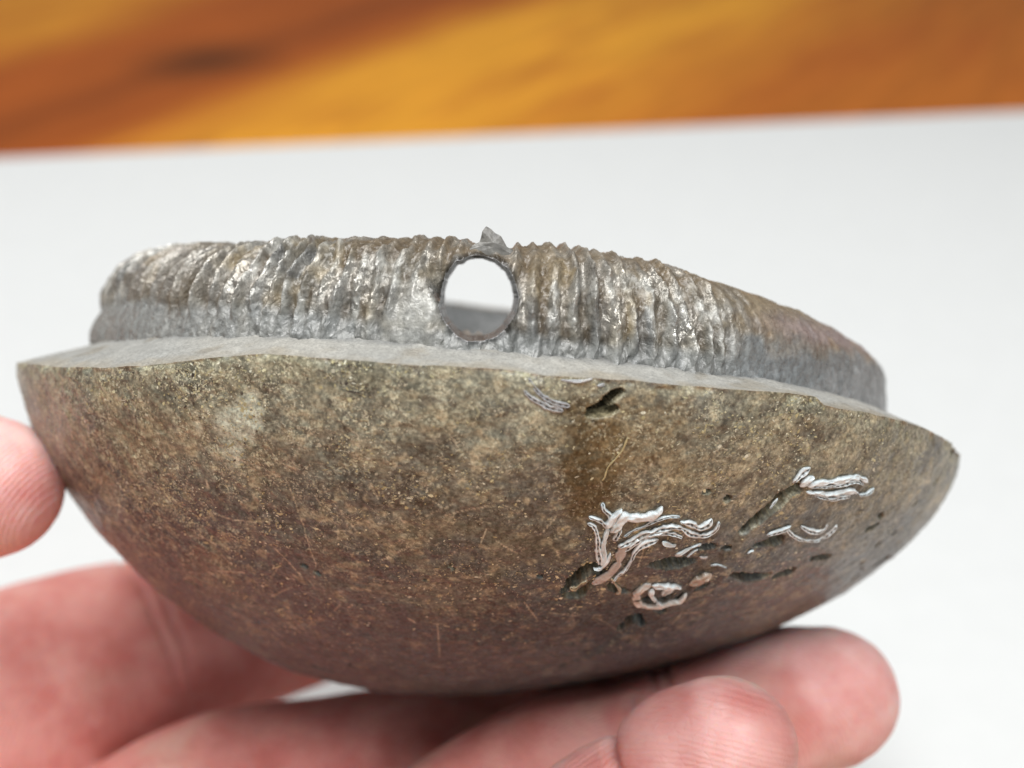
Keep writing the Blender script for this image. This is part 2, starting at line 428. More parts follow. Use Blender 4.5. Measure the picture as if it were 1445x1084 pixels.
def crust_colour():
    P = B0
    olive = np.array([.262, .262, .200]); brown = np.array([.104, .114, .109]); umber = np.array([.078, .108, .120]); grey = np.array([.172, .182, .178])
    n1 = fbm(P, .75, 4, 51); n2 = fbm(P, 2.6, 4, 61)
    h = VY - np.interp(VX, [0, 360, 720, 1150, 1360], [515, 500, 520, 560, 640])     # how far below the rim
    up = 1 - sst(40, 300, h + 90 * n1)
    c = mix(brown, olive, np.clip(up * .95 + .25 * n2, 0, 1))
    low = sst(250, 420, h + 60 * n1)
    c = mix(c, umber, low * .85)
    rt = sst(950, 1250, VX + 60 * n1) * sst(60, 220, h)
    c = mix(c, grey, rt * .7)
    n3 = fbm(P, 1.5, 4, 151); n4 = fbm(P, 4.6, 3, 161); n5 = fbm(P, 8.0, 3, 171)
    calm = 1 - .7 * np.clip(low + rt, 0, 1)
    c = mix(c, (.27, .25, .160), sst(.10, .42, n3) * .36 * calm)
    c = mix(c, (.085, .083, .085), sst(.08, .40, -n3 + .25 * n4) * .45 * calm)
    c = mix(c, (.43, .41, .30), sst(.24, .44, n4) * .60 * calm * np.clip(.35 + up, 0, 1))
    c = mix(c, (.46, .42, .29), sst(.26, .42, n5) * .55 * calm)
    c = mix(c, (.075, .062, .055), sst(.24, .42, -n5) * .5 * calm)
    c *= (1 + .34 * n2 * (.4 + .6 * calm))[..., None]
    # pale bruise, amber stain
    def blob(x, y, rx, ry, s):
        return np.clip(1.25 - np.sqrt(((VX - x) / rx) ** 2 + ((VY - y) / ry) ** 2) + s * n2, 0, 1) * FACING
    c = mix(c, (.56, .61, .51), np.clip(blob(354, 578, 34, 36, 2.2) * 1.5, 0, .9))
    c = mix(c, (.085, .056, .020), np.clip(blob(832, 645, 42, 90, .9) * 1.3, 0, .8))
    c = mix(c, (.22, .165, .085), np.clip(blob(905, 600, 60, 70, 1.0), 0, .5))
    c = mix(c, (.34, .31, .22), np.clip(blob(515, 655, 26, 20, 1.6), 0, .6))
    c = mix(c, (.30, .24, .13), np.clip(blob(185, 620, 70, 55, 1.6), 0, .3))
    c = mix(c, (.013, .011, .009), sst(.05, .16, DISP) * .96)            # shade inside the cavities, painted near black
    c = mix(c, (.36, .33, .21), PALE * .8)
    rimtone = np.exp(-(PH / .018) ** 2) * np.clip(.5 + 1.5 * fbm(P, 6, 3, 71), 0, 1)
    c = mix(c, (.20, .115, .055), rimtone * .6)
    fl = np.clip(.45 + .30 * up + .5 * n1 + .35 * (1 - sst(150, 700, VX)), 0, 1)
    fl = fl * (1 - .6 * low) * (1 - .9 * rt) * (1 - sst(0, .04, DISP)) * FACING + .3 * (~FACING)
    return c, fl
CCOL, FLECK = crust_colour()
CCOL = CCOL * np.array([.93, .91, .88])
# hair scratches in the polish
rng = np.random.default_rng(7)
SCR = [[(291, 721), (320, 731), (360, 737)], [(405, 680), (420, 720), (443, 790)], [(303, 806), (345, 808)], [(300, 630), (330, 645), (356, 655)], [(545, 775), (570, 760)], [(540, 790), (585, 768)], [(910, 770), (900, 800)], [(1014, 620), (1004, 650)], [(262, 690), (268, 660)]]
for _ in range(190):
    x, y = rng.uniform(110, 1000), rng.uniform(560, 900); a = rng.normal(.1, .8); L = rng.gamma(2.0, 9)
    SCR.append([(x, y), (x + L * math.cos(a), y + L * math.sin(a))])
scr = np.zeros(B0.shape[:2])
frontk = FACING & (np.abs(TH) < R(104))
FKX, FKY = VX[frontk], VY[frontk]; sv = np.zeros(FKX.shape)
for i, pts in enumerate(SCR):
    q = resample(pts, 1.2)
    k = np.where((FKX > q[:, 0].min() - 3) & (FKX < q[:, 0].max() + 3) & (FKY > q[:, 1].min() - 3) & (FKY < q[:, 1].max() + 3))[0]
    if len(k) == 0: continue
    d = np.sqrt(((FKX[k, None] - q[None, :, 0]) ** 2 + (FKY[k, None] - q[None, :, 1]) ** 2).min(1))
    sv[k] = np.maximum(sv[k], np.clip(1.25 - d / .9, 0, 1) * (.8 if i < 9 else rng.uniform(.3, .9)))
scr[frontk] = sv
CCOL = mix(CCOL, (.58, .52, .38), np.clip(scr * 1.1, 0, .85))
Vc = P1.reshape(-1, 3); pole = len(Vc)
Vc = np.vstack([Vc, Vc[-NT_:].mean(0) - [0, 0, .001]])
F1 = grid_faces(NP_, NT_, wrap_m=True)
a = (NP_ - 1) * NT_ + np.arange(NT_); b = (NP_ - 1) * NT_ + (np.arange(NT_) + 1) % NT_
F1 = np.vstack([F1, np.stack([a, b, np.full(NT_, pole), np.full(NT_, pole)], 1)[:0]])
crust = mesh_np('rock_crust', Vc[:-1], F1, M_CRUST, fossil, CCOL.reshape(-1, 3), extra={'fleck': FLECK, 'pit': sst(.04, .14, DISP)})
tag(crust, 'mottled olive brown polished crust with golden flecks and small hollows')

# mineral flecks: thousands of tiny bright slivers and a few dark grains bedded in the polish
def flecks():
    r = np.random.default_rng(21)
    P, N, T1 = P1.reshape(-1, 3), BN.reshape(-1, 3), du.reshape(-1, 3)
    area_w = (np.linalg.norm(np.cross(du, dv), axis=-1)).ravel()
    clus = sst(-.12, .35, fbm(B0, 1.7, 3, 301)).ravel() * (.35 + .65 * sst(-.2, .3, fbm(B0, 5.5, 2, 302)).ravel())
    w = area_w * (.05 + clus) * (FLECK.ravel() + .05) * (DISP.ravel() < .01) * (PH.ravel() > .012)
    n = 30000
    idx = r.choice(len(w), n, p=w / w.sum())
    c0 = P[idx]; nn = N[idx]
    ang = r.normal(.35, .75, n); t = T1[idx]; t = t - nn * (t * nn).sum(1, keepdims=True); t /= np.linalg.norm(t, axis=1, keepdims=True); b = np.cross(nn, t)
    u = t * np.cos(ang)[:, None] + b * np.sin(ang)[:, None]; v = np.cross(nn, u)
    L = np.clip(r.gamma(2.0, .0042, n), .0035, .045); A = r.uniform(.22, .85, n); long_ = r.random(n) < .07
    L[long_] *= 1.8; A[long_] = r.uniform(.10, .22, long_.sum())
    k = 6; V = np.zeros((n, k, 3))
    for j in range(k):
        a = 2 * np.pi * j / k
        rad = r.uniform(.6, 1.1, n)
        V[:, j] = c0 + nn * .0035 + u * (L * rad * math.cos(a))[:, None] + v * (L * A * rad * math.sin(a))[:, None]
    pal = np.array([(.72, .71, .48), (.60, .57, .34), (.82, .84, .68), (.50, .45, .25), (.64, .62, .48), (.07, .06, .052)])
    ci = r.choice(6, n, p=[.26, .24, .12, .20, .10, .08])
    cc = pal[ci] * r.uniform(.75, 1.15, (n, 1))
    F_ = np.arange(n * k).reshape(n, k)
    o = mesh_np('mineral_flecks', V.reshape(-1, 3), F_, M_FLECK, crust, np.repeat(cc, k, 0), smooth=False)
    o['kind'] = 'stuff'
flecks()

# ------------------------------------------------------------------ cut face (grey matrix) rising to the ammonite
A_OUT = 4.98
fr = np.concatenate([np.linspace(1.0, .80, 46), np.linspace(.78, .05, 22)])
thF = thA[::2] if NT_ % 2 == 0 else thA
rim_pts = P1[0][::2] if NT_ % 2 == 0 else P1[0]
deg = np.degrees(thF)
zb = np.interp(deg, [-180, -100, -70, -30, 0, 30, 70, 100, 180], [.40, .34, .36, .60, .69, .68, .52, .43, .40])
FP = []
for f in fr:
    p = rim_pts * np.array([f, f, 0]) + np.array([0, 0, 0])
    rr = np.hypot(p[:, 0], p[:, 1]); edge_r = np.hypot(rim_pts[:, 0], rim_pts[:, 1])
    t = np.clip((edge_r - rr) / np.maximum(edge_r - (A_OUT - .12), .15), 0, 1)
    z = rim_pts[:, 2] * (1 - t) + zb * t
    inner = sst(A_OUT - .5, A_OUT - 1.8, rr)
    z = z * (1 - inner) + .34 * inner
    q = np.stack([p[:, 0], p[:, 1], z], 1)
    if f < 1: q[:, 2] += (.026 * fbm(q, 1.3, 4, 81) + .012 * fbm(q, 9.0, 3, 91)) * min(1, (1 - f) * 30)
    FP.append(q)
FP = np.array(FP)
RRF = np.hypot(FP[..., 0], FP[..., 1])
fc = mix(np.array([.345, .345, .325]) * np.ones(FP.shape), (.40, .39, .355), np.clip(.5 + fbm(FP, 1.2, 3, 95), 0, 1))
bl = np.clip(1 - (1 - fr)[:, None] / .03 + 1.2 * fbm(FP, 4.0, 3, 97), 0, 1)
fc = mix(fc, (.34, .30, .23), bl * .6)
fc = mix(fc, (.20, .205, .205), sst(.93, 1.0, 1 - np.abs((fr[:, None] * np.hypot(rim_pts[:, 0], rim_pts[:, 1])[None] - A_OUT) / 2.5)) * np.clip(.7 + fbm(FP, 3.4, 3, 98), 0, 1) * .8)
fc = mix(fc, (.25, .22, .17), sst(.12, .45, fbm(FP, 2.8, 4, 197)) * .55)
fc = mix(fc, (.17, .175, .175), 1 - sst(A_OUT - 1.0, A_OUT - .5, RRF))  # shade on the floor inside the coil, painted as darker grey
face = mesh_np('cut_face', FP.reshape(-1, 3), grid_faces(len(fr), len(thF), wrap_m=True)[:, ::-1], M_FACE, fossil, fc.reshape(-1, 3))
tag(face, 'pale grey cut limestone face around the ammonite')

# ------------------------------------------------------------------ ammonite
def whorl(s, tq, rout, ha, hb, zc, ridge):
    """s: azimuth, tq: angle round the tube (0 = outward, 90 deg = up)"""
    e = 2.12
    ct, st_ = np.cos(tq), np.sin(tq)
    k = (np.abs(ct) ** e + np.abs(st_) ** e) ** (-1 / e)
    rr = rout - ha + ha * k * ct; zz = zc + hb * k * st_
    return rr, zz
def az(r, th, z): return np.stack([r * np.sin(th), -r * np.cos(th), z], -1)
def build_outer():
    dense = np.linspace(R(-106), R(104), 1500)
    back = np.linspace(R(104), R(232), 160)[1:]
    s = np.concatenate([dense, back])
    m = 170
    tq = np.concatenate([np.linspace(R(-60), R(150), 140, endpoint=False), np.linspace(R(150), R(300), 30, endpoint=False)])
    SS, TT = np.meshgrid(s, tq, indexing='ij')
    sd = np.degrees(SS)
    shrink = 1 - .30 * sst(R(104), R(232), SS) * 1.0
    rout = A_OUT * shrink; ha = .86 * shrink; hb = .93 + .16 * sst(R(104), R(165), SS)
    zc = .83 + 0 * SS
    ztop = np.interp(sd, [-106, -60, -38, -20, 0, 18, 45, 70, 104], [-.30, -.30, -.26, -.12, 0, -.02, -.25, -.50, -.40])
    rr, zz = whorl(SS, TT, rout, ha, hb + ztop, zc, 0)
    cth = np.cos(TT); lowq = (zz < zc) & (cth > 0)
    flare = np.interp(sd, [-106, -90, -60, -40, 40, 70, 104], [.22, .20, .10, .05, .03, .05, .08])
    rr = np.where(lowq, rout - ha + ha * sst(0, .62, cth) + flare * sst(.0, .42, zc - zz) * sst(0, .5, cth), rr)
    P = az(rr, SS, zz)
    N = az(np.cos(TT), SS, np.sin(TT))
    right = sst(22, 34, sd + 5 * fbm(P, 1.2, 2, 3))                       # smoother, better kept shell
    hv = np.clip((zz - .7) / 1.0, 0, 1)
    # ribs
    ph = SS * 162 + 3.6 * TT * np.clip(sd / 40, -1, 1) + 2.4 * fbm(P, .9, 2, 7) + 1.5 * fbm(P, 2.6, 2, 8)
    rib = (.5 + .5 * np.cos(ph)) ** 1.7
    wear = sst(-.25, .25, fbm(P, 1.5, 3, 17) + .10)
    lft = sst(-20, -44, sd)
    amp = (.060 + .072 * wear + .010 * lft) * (1 - right) + .010 * right
    amp = amp * (.75 + .7 * vnoise(np.stack([ph / 6.2832, ph * 0, zz * .6], -1), 1.0, 19)) * sst(.0, .18, hv + .05) * (1 - .45 * sst(.75, .95, hv))
    # flakes: stepped relief where shell has spalled off
    A_ = np.stack([SS * 4.9, zz * .42 + 0 * SS, rr * .8], -1)             # relief drawn out along the ribs
    fn = fbm(A_, 3.0, 3, 27); fl = np.floor(fn * 5) / 5
    step = (fl + .5 * np.clip((fn * 5 - np.floor(fn * 5) - .75) * 4, 0, 1) / 5)
    fn2 = fbm(A_, 7.5, 3, 37); st2 = np.floor(fn2 * 4) / 4
    ridged = 1 - np.abs(fbm(A_, 5.5, 4, 47)) * 2.4
    d = amp * (rib - .5) + (.085 * step + .055 * st2 + .040 * ridged + .022 * fbm(P, 14, 2, 57)) * (1 - .6 * sst(.72, .95, hv)) * (1 - right) * (1 - .68 * lft) + right * (.018 * fbm(P, 4, 3, 67) + .01 * fbm(P, 12, 2, 77))
    # gouge on the left of the drilled hole
    gx, gz = P[..., 0] + .52, zz - 1.22
    g = np.exp(-(((gx + .15 * gz) / .10) ** 2 + (gz / .22) ** 2) ** 2) * (np.cos(SS) > 0) * (np.cos(TT) > -.2)
    d -= .34 * g
    # chalky fillet left below the hole
    fx_, fz_ = P[..., 0] + .70, zz - .86
    ch = np.clip(1.3 - np.sqrt((fx_ / .34) ** 2 + (fz_ / .30) ** 2) + .4 * fbm(P, 4, 2, 87), 0, 1) * (np.cos(SS) > 0)
    d = d * (1 - .75 * ch) + .05 * ch
    notch = np.exp(-((P[..., 0] + .03) / .26) ** 2) * (np.cos(SS) > 0) * sst(1.45, 1.65, zz)
    d -= .07 * notch
    P = P + N * d[..., None]
    # colour of the shell
    n1 = fbm(P, 1.6, 4, 107); n2 = fbm(P, 5.0, 3, 117); n3 = fbm(P, 3.0, 3, 127)
    grey = np.array([.165, .150, .120]); chalk = np.array([.50, .50, .465]); brown = np.array([.165, .124, .078]); tan = np.array([.35, .27, .15]); dark = np.array([.14, .145, .145])
    c = mix(grey, chalk, sst(-.12, .38, n2 + .30 * (rib - .5)) * .92)
    c = mix(c, tan, sst(.05, .35, fbm(A_, 3.4, 3, 127)) * .6)
    c = mix(c, dark * .8, sst(.05, .35, fbm(A_, 5.0, 3, 137)) * .75)
    c = mix(c, brown, np.clip(sst(.62, .92, hv + .25 * n1), 0, 1) * .85)
    c = mix(c, brown * .95, lft * .55 * sst(-.3, .2, n1))
    c = mix(c, (.115, .085, .052), np.clip(1 - rib * 2.2, 0, 1) * sst(-.25, .2, n1) * .75 * (1 - ch))       # darker brown between the ribs
    c = mix(c, chalk * .92, ch * .85)
    c = mix(c, (.07, .065, .055), g * .8)
    c = mix(c, np.array([.27, .28, .275]), (1 - sst(.04, .20, hv + .12 * n1)) * .8)
    # right flank
    rc = mix(np.array([.27, .215, .14]), (.19, .155, .11), sst(-.2, .3, n2))
    band = np.exp(-((hv - .50 + .06 * n1) / .15) ** 2) * sst(28, 42, sd) * (1 - sst(85, 110, sd))
    rc = mix(rc, (.34, .265, .27), band * .7)
    rc = mix(rc, (.33, .225, .10), sst(.1, .4, n3) * .35 * (hv < .5))
    lowg = 1 - sst(.20, .44, hv + .22 * n1 + .16 * n2)
    rc = mix(rc, mix(np.array([.225, .245, .255]), (.34, .36, .37), sst(-.1, .4, n2)), lowg * .95)
    c = mix(c, rc * .88, right * .92)
    c = mix(c, mix(np.array([.13, .14, .145]), (.13, .095, .06), sst(.75, .95, hv + .1 * n1)), sst(.1, .5, -np.cos(TT)) * .9)  # inner wall colour lowered to stand in for the whorl's shadow
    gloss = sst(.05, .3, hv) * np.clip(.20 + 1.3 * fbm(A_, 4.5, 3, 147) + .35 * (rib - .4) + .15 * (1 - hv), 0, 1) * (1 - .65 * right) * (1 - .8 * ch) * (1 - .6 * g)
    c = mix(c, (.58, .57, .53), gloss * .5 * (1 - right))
    n, m = SS.shape
    V = P.reshape(-1, 3); F_ = grid_faces(n, m, wrap_m=True)
    c0, c1 = V[:m].mean(0), V[-m:].mean(0)
    V = np.vstack([V, c0, c1]); nv = n * m
    j = np.arange(m); j2 = (j + 1) % m
    tri = np.vstack([np.stack([j2, j, np.full(m, nv)], 1), np.stack([(n - 1) * m + j, (n - 1) * m + j2, np.full(m, nv + 1)], 1)])
    q = np.vstack([np.stack([F_[:, 0], F_[:, 1], F_[:, 2]], 1), np.stack([F_[:, 0], F_[:, 2], F_[:, 3]], 1), tri])
    cc = np.vstack([c.reshape(-1, 3), grey, grey]); gg = np.concatenate([gloss.ravel(), [0, 0]])
    return V, q, cc, gg
V, q, cc, gg = build_outer()
amm = mesh_np('ammonite', V, q, M_SHELL, fossil, cc, extra={'gloss': gg})
tag(amm, 'grey and brown ribbed ammonite shell pierced by a round drilled hole')
# drilled hole: a slightly flared, slightly uneven bore cut through the outer whorl
HC = np.array(Matrix.Rotation(-ROLL, 3, 'Y') @ Vector((-.036, -4.9, 1.12)))
ax = HC - EYE; ax /= np.linalg.norm(ax)
rt_ = np.cross(ax, [0, 0, 1]); rt_ /= np.linalg.norm(rt_); up_ = np.cross(rt_, ax)
nseg = 128; an = np.linspace(0, 2 * np.pi, nseg, endpoint=False)
jit = 1 + .010 * np.sin(an * 3 + 1) + .008 * np.sin(an * 7 + 2) + .006 * np.sin(an * 17) + .005 * rng.normal(size=nseg) + .03 * np.exp(-((an - 2.3) / .10) ** 2)
bv = []
for dist, k in ((-1.2, 1.08), (-.2, 1.05), (0, 1.045), (1.6, 1.035), (2.6, 1.09)):
    rad = np.stack([.352 * k * jit * np.cos(an), .388 * k * jit * np.sin(an)], 1)
    bv.append(HC + ax * dist + rad[:, :1] * rt_ + rad[:, 1:] * up_)
bv = np.array(bv); nb = len(bv)
bf = grid_faces(nb, nseg, wrap_m=True)
bmB = bmesh.new()
vs = [bmB.verts.new(Vector(p) * S) for p in bv.reshape(-1, 3)]
for f in bf: bmB.faces.new([vs[i] for i in f])
bmB.faces.new([vs[i] for i in range(nseg)][::-1]); bmB.faces.new([vs[(nb - 1) * nseg + i] for i in range(nseg)])
bmesh.ops.recalc_face_normals(bmB, faces=bmB.faces[:])
meB = bpy.data.meshes.new('bore'); bmB.to_mesh(meB); bmB.free(); meB.materials.append(M_SHELL)
bore = bpy.data.objects.new('bore', meB); col.objects.link(bore); bore.parent = fossil
bmA = bmesh.new(); bmA.from_mesh(amm.data); bmesh.ops.recalc_face_normals(bmA, faces=bmA.faces[:]); bmA.to_mesh(amm.data); bmA.free()
md = amm.modifiers.new('hole', 'BOOLEAN'); md.operation = 'DIFFERENCE'; md.object = bore
try: md.solver = 'MANIFOLD'
except Exception: md.solver = 'EXACT'
bpy.context.view_layer.update()
dg = bpy.context.evaluated_depsgraph_get()
new = bpy.data.meshes.new_from_object(amm.evaluated_get(dg))
print('ammonite faces', len(amm.data.polygons), '->', len(new.polygons))
amm.modifiers.clear(); amm.data = new
bpy.data.objects.remove(bore)
cols = np.zeros(len(new.vertices) * 4, np.float32); new.attributes['col'].data.foreach_get('color', cols); cols = cols.reshape(-1, 4)
zero = cols[:, :3].sum(1) < .02
if zero.any():
    cols[zero] = (.055, .053, .048, 1); new.attributes['col'].data.foreach_set('color', cols.ravel())
# bore wall and lip made duller and darker
vco = np.zeros(len(new.vertices) * 3); new.vertices.foreach_get('co', vco); vco = vco.reshape(-1, 3) / S - HC
lipd = np.sqrt(((vco @ rt_) / .365) ** 2 + ((vco @ up_) / .402) ** 2)
lip = (1 - sst(1.04, 1.17, lipd + .05 * fbm(vco, 7.0, 2, 77))) * (np.abs(vco @ ax) < 1.9)
cols[:, :3] *= (1 - .72 * lip)[:, None]; new.attributes['col'].data.foreach_set('color', cols.astype(np.float32).ravel())
glv = np.zeros(len(new.vertices), np.float32); new.attributes['gloss'].data.foreach_get('value', glv)
new.attributes['gloss'].data.foreach_set('value', (glv * (1 - lip)).astype(np.float32))
def sharpen(me, ang):
    bm = bmesh.new(); bm.from_mesh(me)
    for e in bm.edges:
        if len(e.link_faces) == 2 and e.calc_face_angle(0) > ang: e.smooth = False
    bm.to_mesh(me); bm.free()
sharpen(new, R(55))

def build_inner():
    turns = np.linspace(0, 2 * np.pi * 2.4, 900); m = 40
    tq = np.linspace(0, 2 * np.pi, m, endpoint=False)
    SS, TT = np.meshgrid(turns, tq, indexing='ij')
    k = .66 ** (SS / (2 * np.pi))
    rr, zz = whorl(SS, TT, 3.62 * k, .62 * k, .52 * k, .42, 0)
    P = az(rr, SS + R(225), zz); N = az(np.cos(TT), SS + R(225), np.sin(TT))
    d = (.035 * np.cos(SS * 110) + .03 * fbm(P, 3, 3, 5)) * k
    P = P + N * d[..., None]
    c = mix(np.array([.33, .34, .33]), (.20, .15, .10), np.clip(.5 + fbm(P, 1.6, 3, 6), 0, 1))
    return P, c
Pi, ci = build_inner()
inn = mesh_np('inner_whorl', Pi.reshape(-1, 3), grid_faces(*Pi.shape[:2], wrap_m=True), M_SHELL, amm, ci.reshape(-1, 3), extra={'gloss': np.zeros(Pi.shape[:2])})

# thin shard standing above the hole
def shard(name, outline, thick, centre, nrm, mat, parent, bulge=.03):
    """outline: (right, up) points in modelling units; extruded and crumpled"""
    nrm = np.asarray(nrm, float) / np.linalg.norm(nrm); r_ = np.cross([0, 0, 1], nrm); r_ /= np.linalg.norm(r_); u_ = np.cross(nrm, r_)
    bm = bmesh.new()
    c = np.asarray(centre, float)
    ctr = np.mean(outline, 0)
    f0 = [bm.verts.new(Vector((c + r_ * x + u_ * y + nrm * thick * .5) * S)) for x, y in outline]
    f1 = [bm.verts.new(Vector((c + r_ * x + u_ * y - nrm * thick * .5) * S)) for x, y in outline]
    t0 = bm.verts.new(Vector((c + r_ * ctr[0] + u_ * ctr[1] + nrm * (thick * .5 + bulge)) * S))
    t1 = bm.verts.new(Vector((c + r_ * ctr[0] + u_ * ctr[1] - nrm * (thick * .5 + bulge * .5)) * S))
    n = len(outline)
    for i in range(n):
        j = (i + 1) % n
        bm.faces.new((f0[i], f0[j], t0)); bm.faces.new((f1[j], f1[i], t1)); bm.faces.new((f0[j], f0[i], f1[i], f1[j]))
    bmesh.ops.recalc_face_normals(bm, faces=bm.faces[:])
    bmesh.ops.subdivide_edges(bm, edges=bm.edges[:], cuts=2, use_grid_fill=True)
    for v in bm.verts:
        v.co += Vector([float(x) for x in (fbm(np.array([v.co]) / S, 9.0, 2, 3)[0], fbm(np.array([v.co]) / S, 9.0, 2, 4)[0], fbm(np.array([v.co]) / S, 9.0, 2, 6)[0])]) * .018 * S
    me = bpy.data.meshes.new(name); bm.to_mesh(me); bm.free(); me.materials.append(mat)
    o = bpy.data.objects.new(name, me); col.objects.link(o); o.parent = parent
    return o
shard('shell_shard', [(-.27, -.06), (-.19, .03), (-.14, .06), (-.115, .17), (-.085, .225), (-.03, .19), (.01, .15), (.06, .13), (.13, .05), (.19, .03), (.25, -.05), (0, -.07)], .14, (-.07, -4.50, 1.60), (0, -1, .1), M_FLAKE, amm)
0 and shard('shell_shard', [(-.09, -.10), (-.08, .06), (-.02, .10), (.06, .07), (.09, -.02), (.01, -.09)], .04, (.87, -4.86, 1.27), (.25, -1, .3), M_FLAKE, amm)
shard('shell_shard', [(-.05, -.12), (-.06, .02), (0, .11), (.05, .08), (.05, -.08)], .04, (-.62, -4.86, 1.05), (-.2, -1, .25), M_FLAKE, amm)
shard('shell_shard', [(-.05, -.15), (-.04, .06), (.01, .14), (.05, .09), (.05, -.12)], .04, (1.32, -4.74, 1.02), (.3, -1, .2), M_FLAKE, amm)

